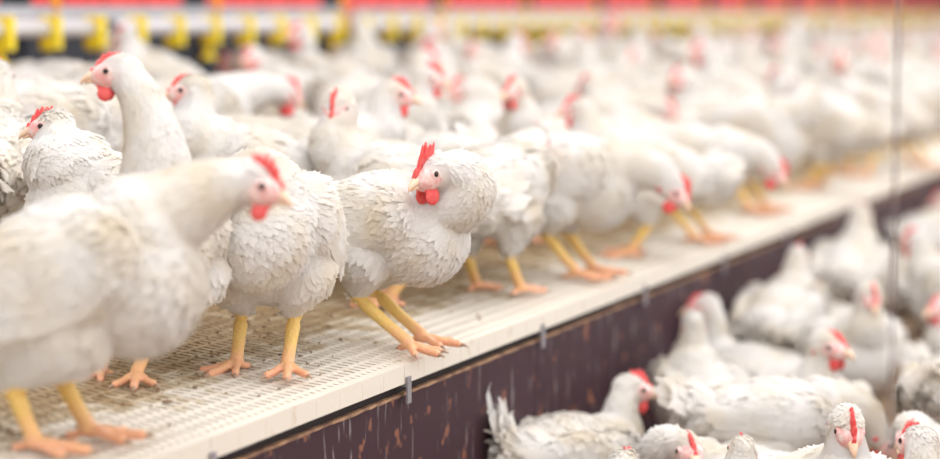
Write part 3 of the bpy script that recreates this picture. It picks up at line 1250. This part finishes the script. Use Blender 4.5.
slat_hen(312, 5.3, -170, PROTO[3], 'white hen crossing behind the raised narrow face', 1.0, GM)
slat_hen(505, 5.8, -70, PROTO[2], 'white hen with blurred red face above the body right of centre', 1.0, GM)

# flock fill on the slats
rr = random.Random(11)


def spine(x, y, th):
    return [(x + k * math.cos(th), y + k * math.sin(th)) for k in (-0.18, -0.06, 0.06, 0.18)]


def ok(x, y, fl, th, r):
    mine = spine(x, y, th)
    for (a, b, f, s, t2) in HENS:
        if f != fl or abs(a - x) > 0.6 or abs(b - y) > 0.6:
            continue
        for (u, v) in spine(a, b, t2):
            for (p_, q_) in mine:
                if (u - p_) ** 2 + (v - q_) ** 2 < (r * s) ** 2:
                    return False
    return True


def col_of(x, y):
    v = Vector((x, y, 0)) - Vector((CAM.x, CAM.y, 0))
    d = v.dot(FW)
    return 470 + F_PX * v.dot(RT) / d, d


ZONES = [('the left', -99, 235), ('the centre left', 235, 470), ('the centre right', 470, 705), ('the right', 705, 1100)]
cands = []
for i in range(26000):
    x = rr.uniform(-1.86, -0.30)
    y = rr.uniform(3.0, 25.0)
    cands.append((x, y))
placed = 0
for x, y in cands:
    c, d = col_of(x, y)
    if c < -45 or c > 985 or d < 4.6:
        continue
    e = 0.40 if y > 6 else 0.30
    if x > -e:
        continue
    th = psi(rr.gauss(90, 45) if rr.random() < 0.6 else rr.uniform(0, 360))
    if not ok(x, y, 1, th, 0.205):
        continue
    if placed > 225:
        break
    k = rr.choices(range(8), (3, 2, 2, 4, 4, 3, 4, 2))[0]
    zone = [z for z, a, b in ZONES if a <= c < b or (z == 'the left' and c < a) or (z == 'the right' and c >= b)][0]
    far = 'deep' if d > 10 else ('middle' if d > 6.6 else 'near')
    lab = {'near': 'softly blurred white hen standing in the flock at %s, just behind the sharp hens',
           'middle': 'blurred white hen in the middle of the flock at %s of the photo',
           'deep': 'strongly blurred white hen far back in the flock at %s of the photo'}[far] % zone
    o = put_hen(PROTO[k], (x, y, slat_z(x) + 0.001), th, rr.uniform(0.98, 1.08), lab, 'flock on the slats, %s %s' % (far, zone))
    HENS.append((x, y, 1, 1, th))
    placed += 1
#print('flock', placed)

# ------------------------------------------------------------------ hens on the floor litter
GL = 'hens on the floor litter beside the dark boards'
f1 = make_hen_meshes(dict(hb=0.135, sit=True, pitch=-2, head=(0.175, 0.0, 0.268), n1=(0.17, 0, 0.17), n2=(0.12, 0, 0.21), hyaw=-20, comb=0.018, tail=66, tail_len=1.3, ruff=1, fluff=1.5, fat=1.05), 50)
floor_hen(570, 4.62, 38, f1, 'white floor hen with ruffled upright tail and red comb against the dark board', 1.05, GL)
floor_hen(640, 3.98, 100, SIT[2], 'white floor hen crouching at the bottom, in front of the red comb', 1.0, GL)
floor_hen(778, 4.68, 10, PROTO[4], 'white floor hen with tail toward the ruffled hen, right of the red comb', 0.98, GL)
f8 = make_hen_meshes(dict(hb=0.21, pitch=16, head=(0.15, 0, 0.375), n1=(0.18, 0, 0.29), n2=(0.12, 0, 0.34), hpitch=-35, comb=0.016, wattle=0.5), 51)
floor_hen(830, 3.95, -84, f8, 'white floor hen facing the camera at the bottom right', 1.0, GL)
f4 = make_hen_meshes(dict(hb=0.175, pitch=14, head=(0.12, 0, 0.340), n1=(0.16, 0, 0.25), n2=(0.10, 0, 0.29), sit=True, comb=0.008), 52)
floor_hen(704, 5.22, 95, f4, 'white floor hen with rounded back of the head against the dark board', 1.0, GL)
floor_hen(853, 6.95, 70, PROTO[0], 'white floor hen stretching its neck high in front of the far board', 1.15, GL)
floor_hen(853, 5.75, -80, f8, 'white floor hen with blurred red face toward the camera', 1.0, GL)
floor_hen(820, 5.15, -100, SIT[1], 'white floor hen with blurred red comb below the stretched neck', 1.1, GL)
floor_hen(752, 4.32, 160, SIT[3], 'white floor hen with rounded back at the bottom, right of centre', 1.05, GL)
floor_hen(700, 3.98, 30, SIT[1], 'white floor hen cut by the bottom edge with only its head showing', 0.92, GL)

rr = random.Random(23)
placed = 0
for i in range(9000):
    x = rr.uniform(0.14, 1.9)
    y = rr.uniform(3.2, 15)
    c, d = col_of(x, y)
    if c < 520 or c > 1000 or d < 3.75 or (c < 715 and d < 5.1) or c < 640:
        continue
    th = psi(rr.gauss(90, 50) if rr.random() < 0.6 else rr.uniform(0, 360))
    if not ok(x, y, 0, th, 0.165):
        continue
    k = rr.randrange(4)
    st = rr.random() < 0.25
    lab = 'blurred white hen crowded on the floor at %s' % ('the lower right' if d < 5.5 else ('the right edge' if c > 850 else 'the foot of the dark boards'))
    o = put_hen(PROTO[rr.choice((0, 3, 5, 6))] if st else SIT[k], (x, y, 0.002 if st else 0.002 + rr.uniform(0, 0.0)), th, rr.uniform(0.98, 1.08),
                lab, 'floor crowd, ' + lab[-22:])
    HENS.append((x, y, 0, 1, th))
    placed += 1
for i in range(len(HENS)):
    for j in range(i):
        a, b = HENS[i], HENS[j]
        dd = math.hypot(a[0] - b[0], a[1] - b[1])
        if a[2] == b[2] and dd < 0.24:
            print('CLOSE', i, j, round(dd, 3))
print('floor', placed, 'total', len(HENS))

# ------------------------------------------------------------------ the wire in front
g = at_depth(896, 2.85)
bm = bmesh.new()
tube(bm, [(0, 0, 0), (0.0005, 0, 1.5), (0, 0, 3.5)], [0.0021, 0.0021, 0.0021], 10)
o = obj('hanging_wire', bm_mesh('hanging_wire', bm, M_WIRE))
o.location = (g.x, g.y, 0)
o['label'] = 'thin blurred vertical steel wire hanging at the right of the photo'
o['category'] = 'wire'
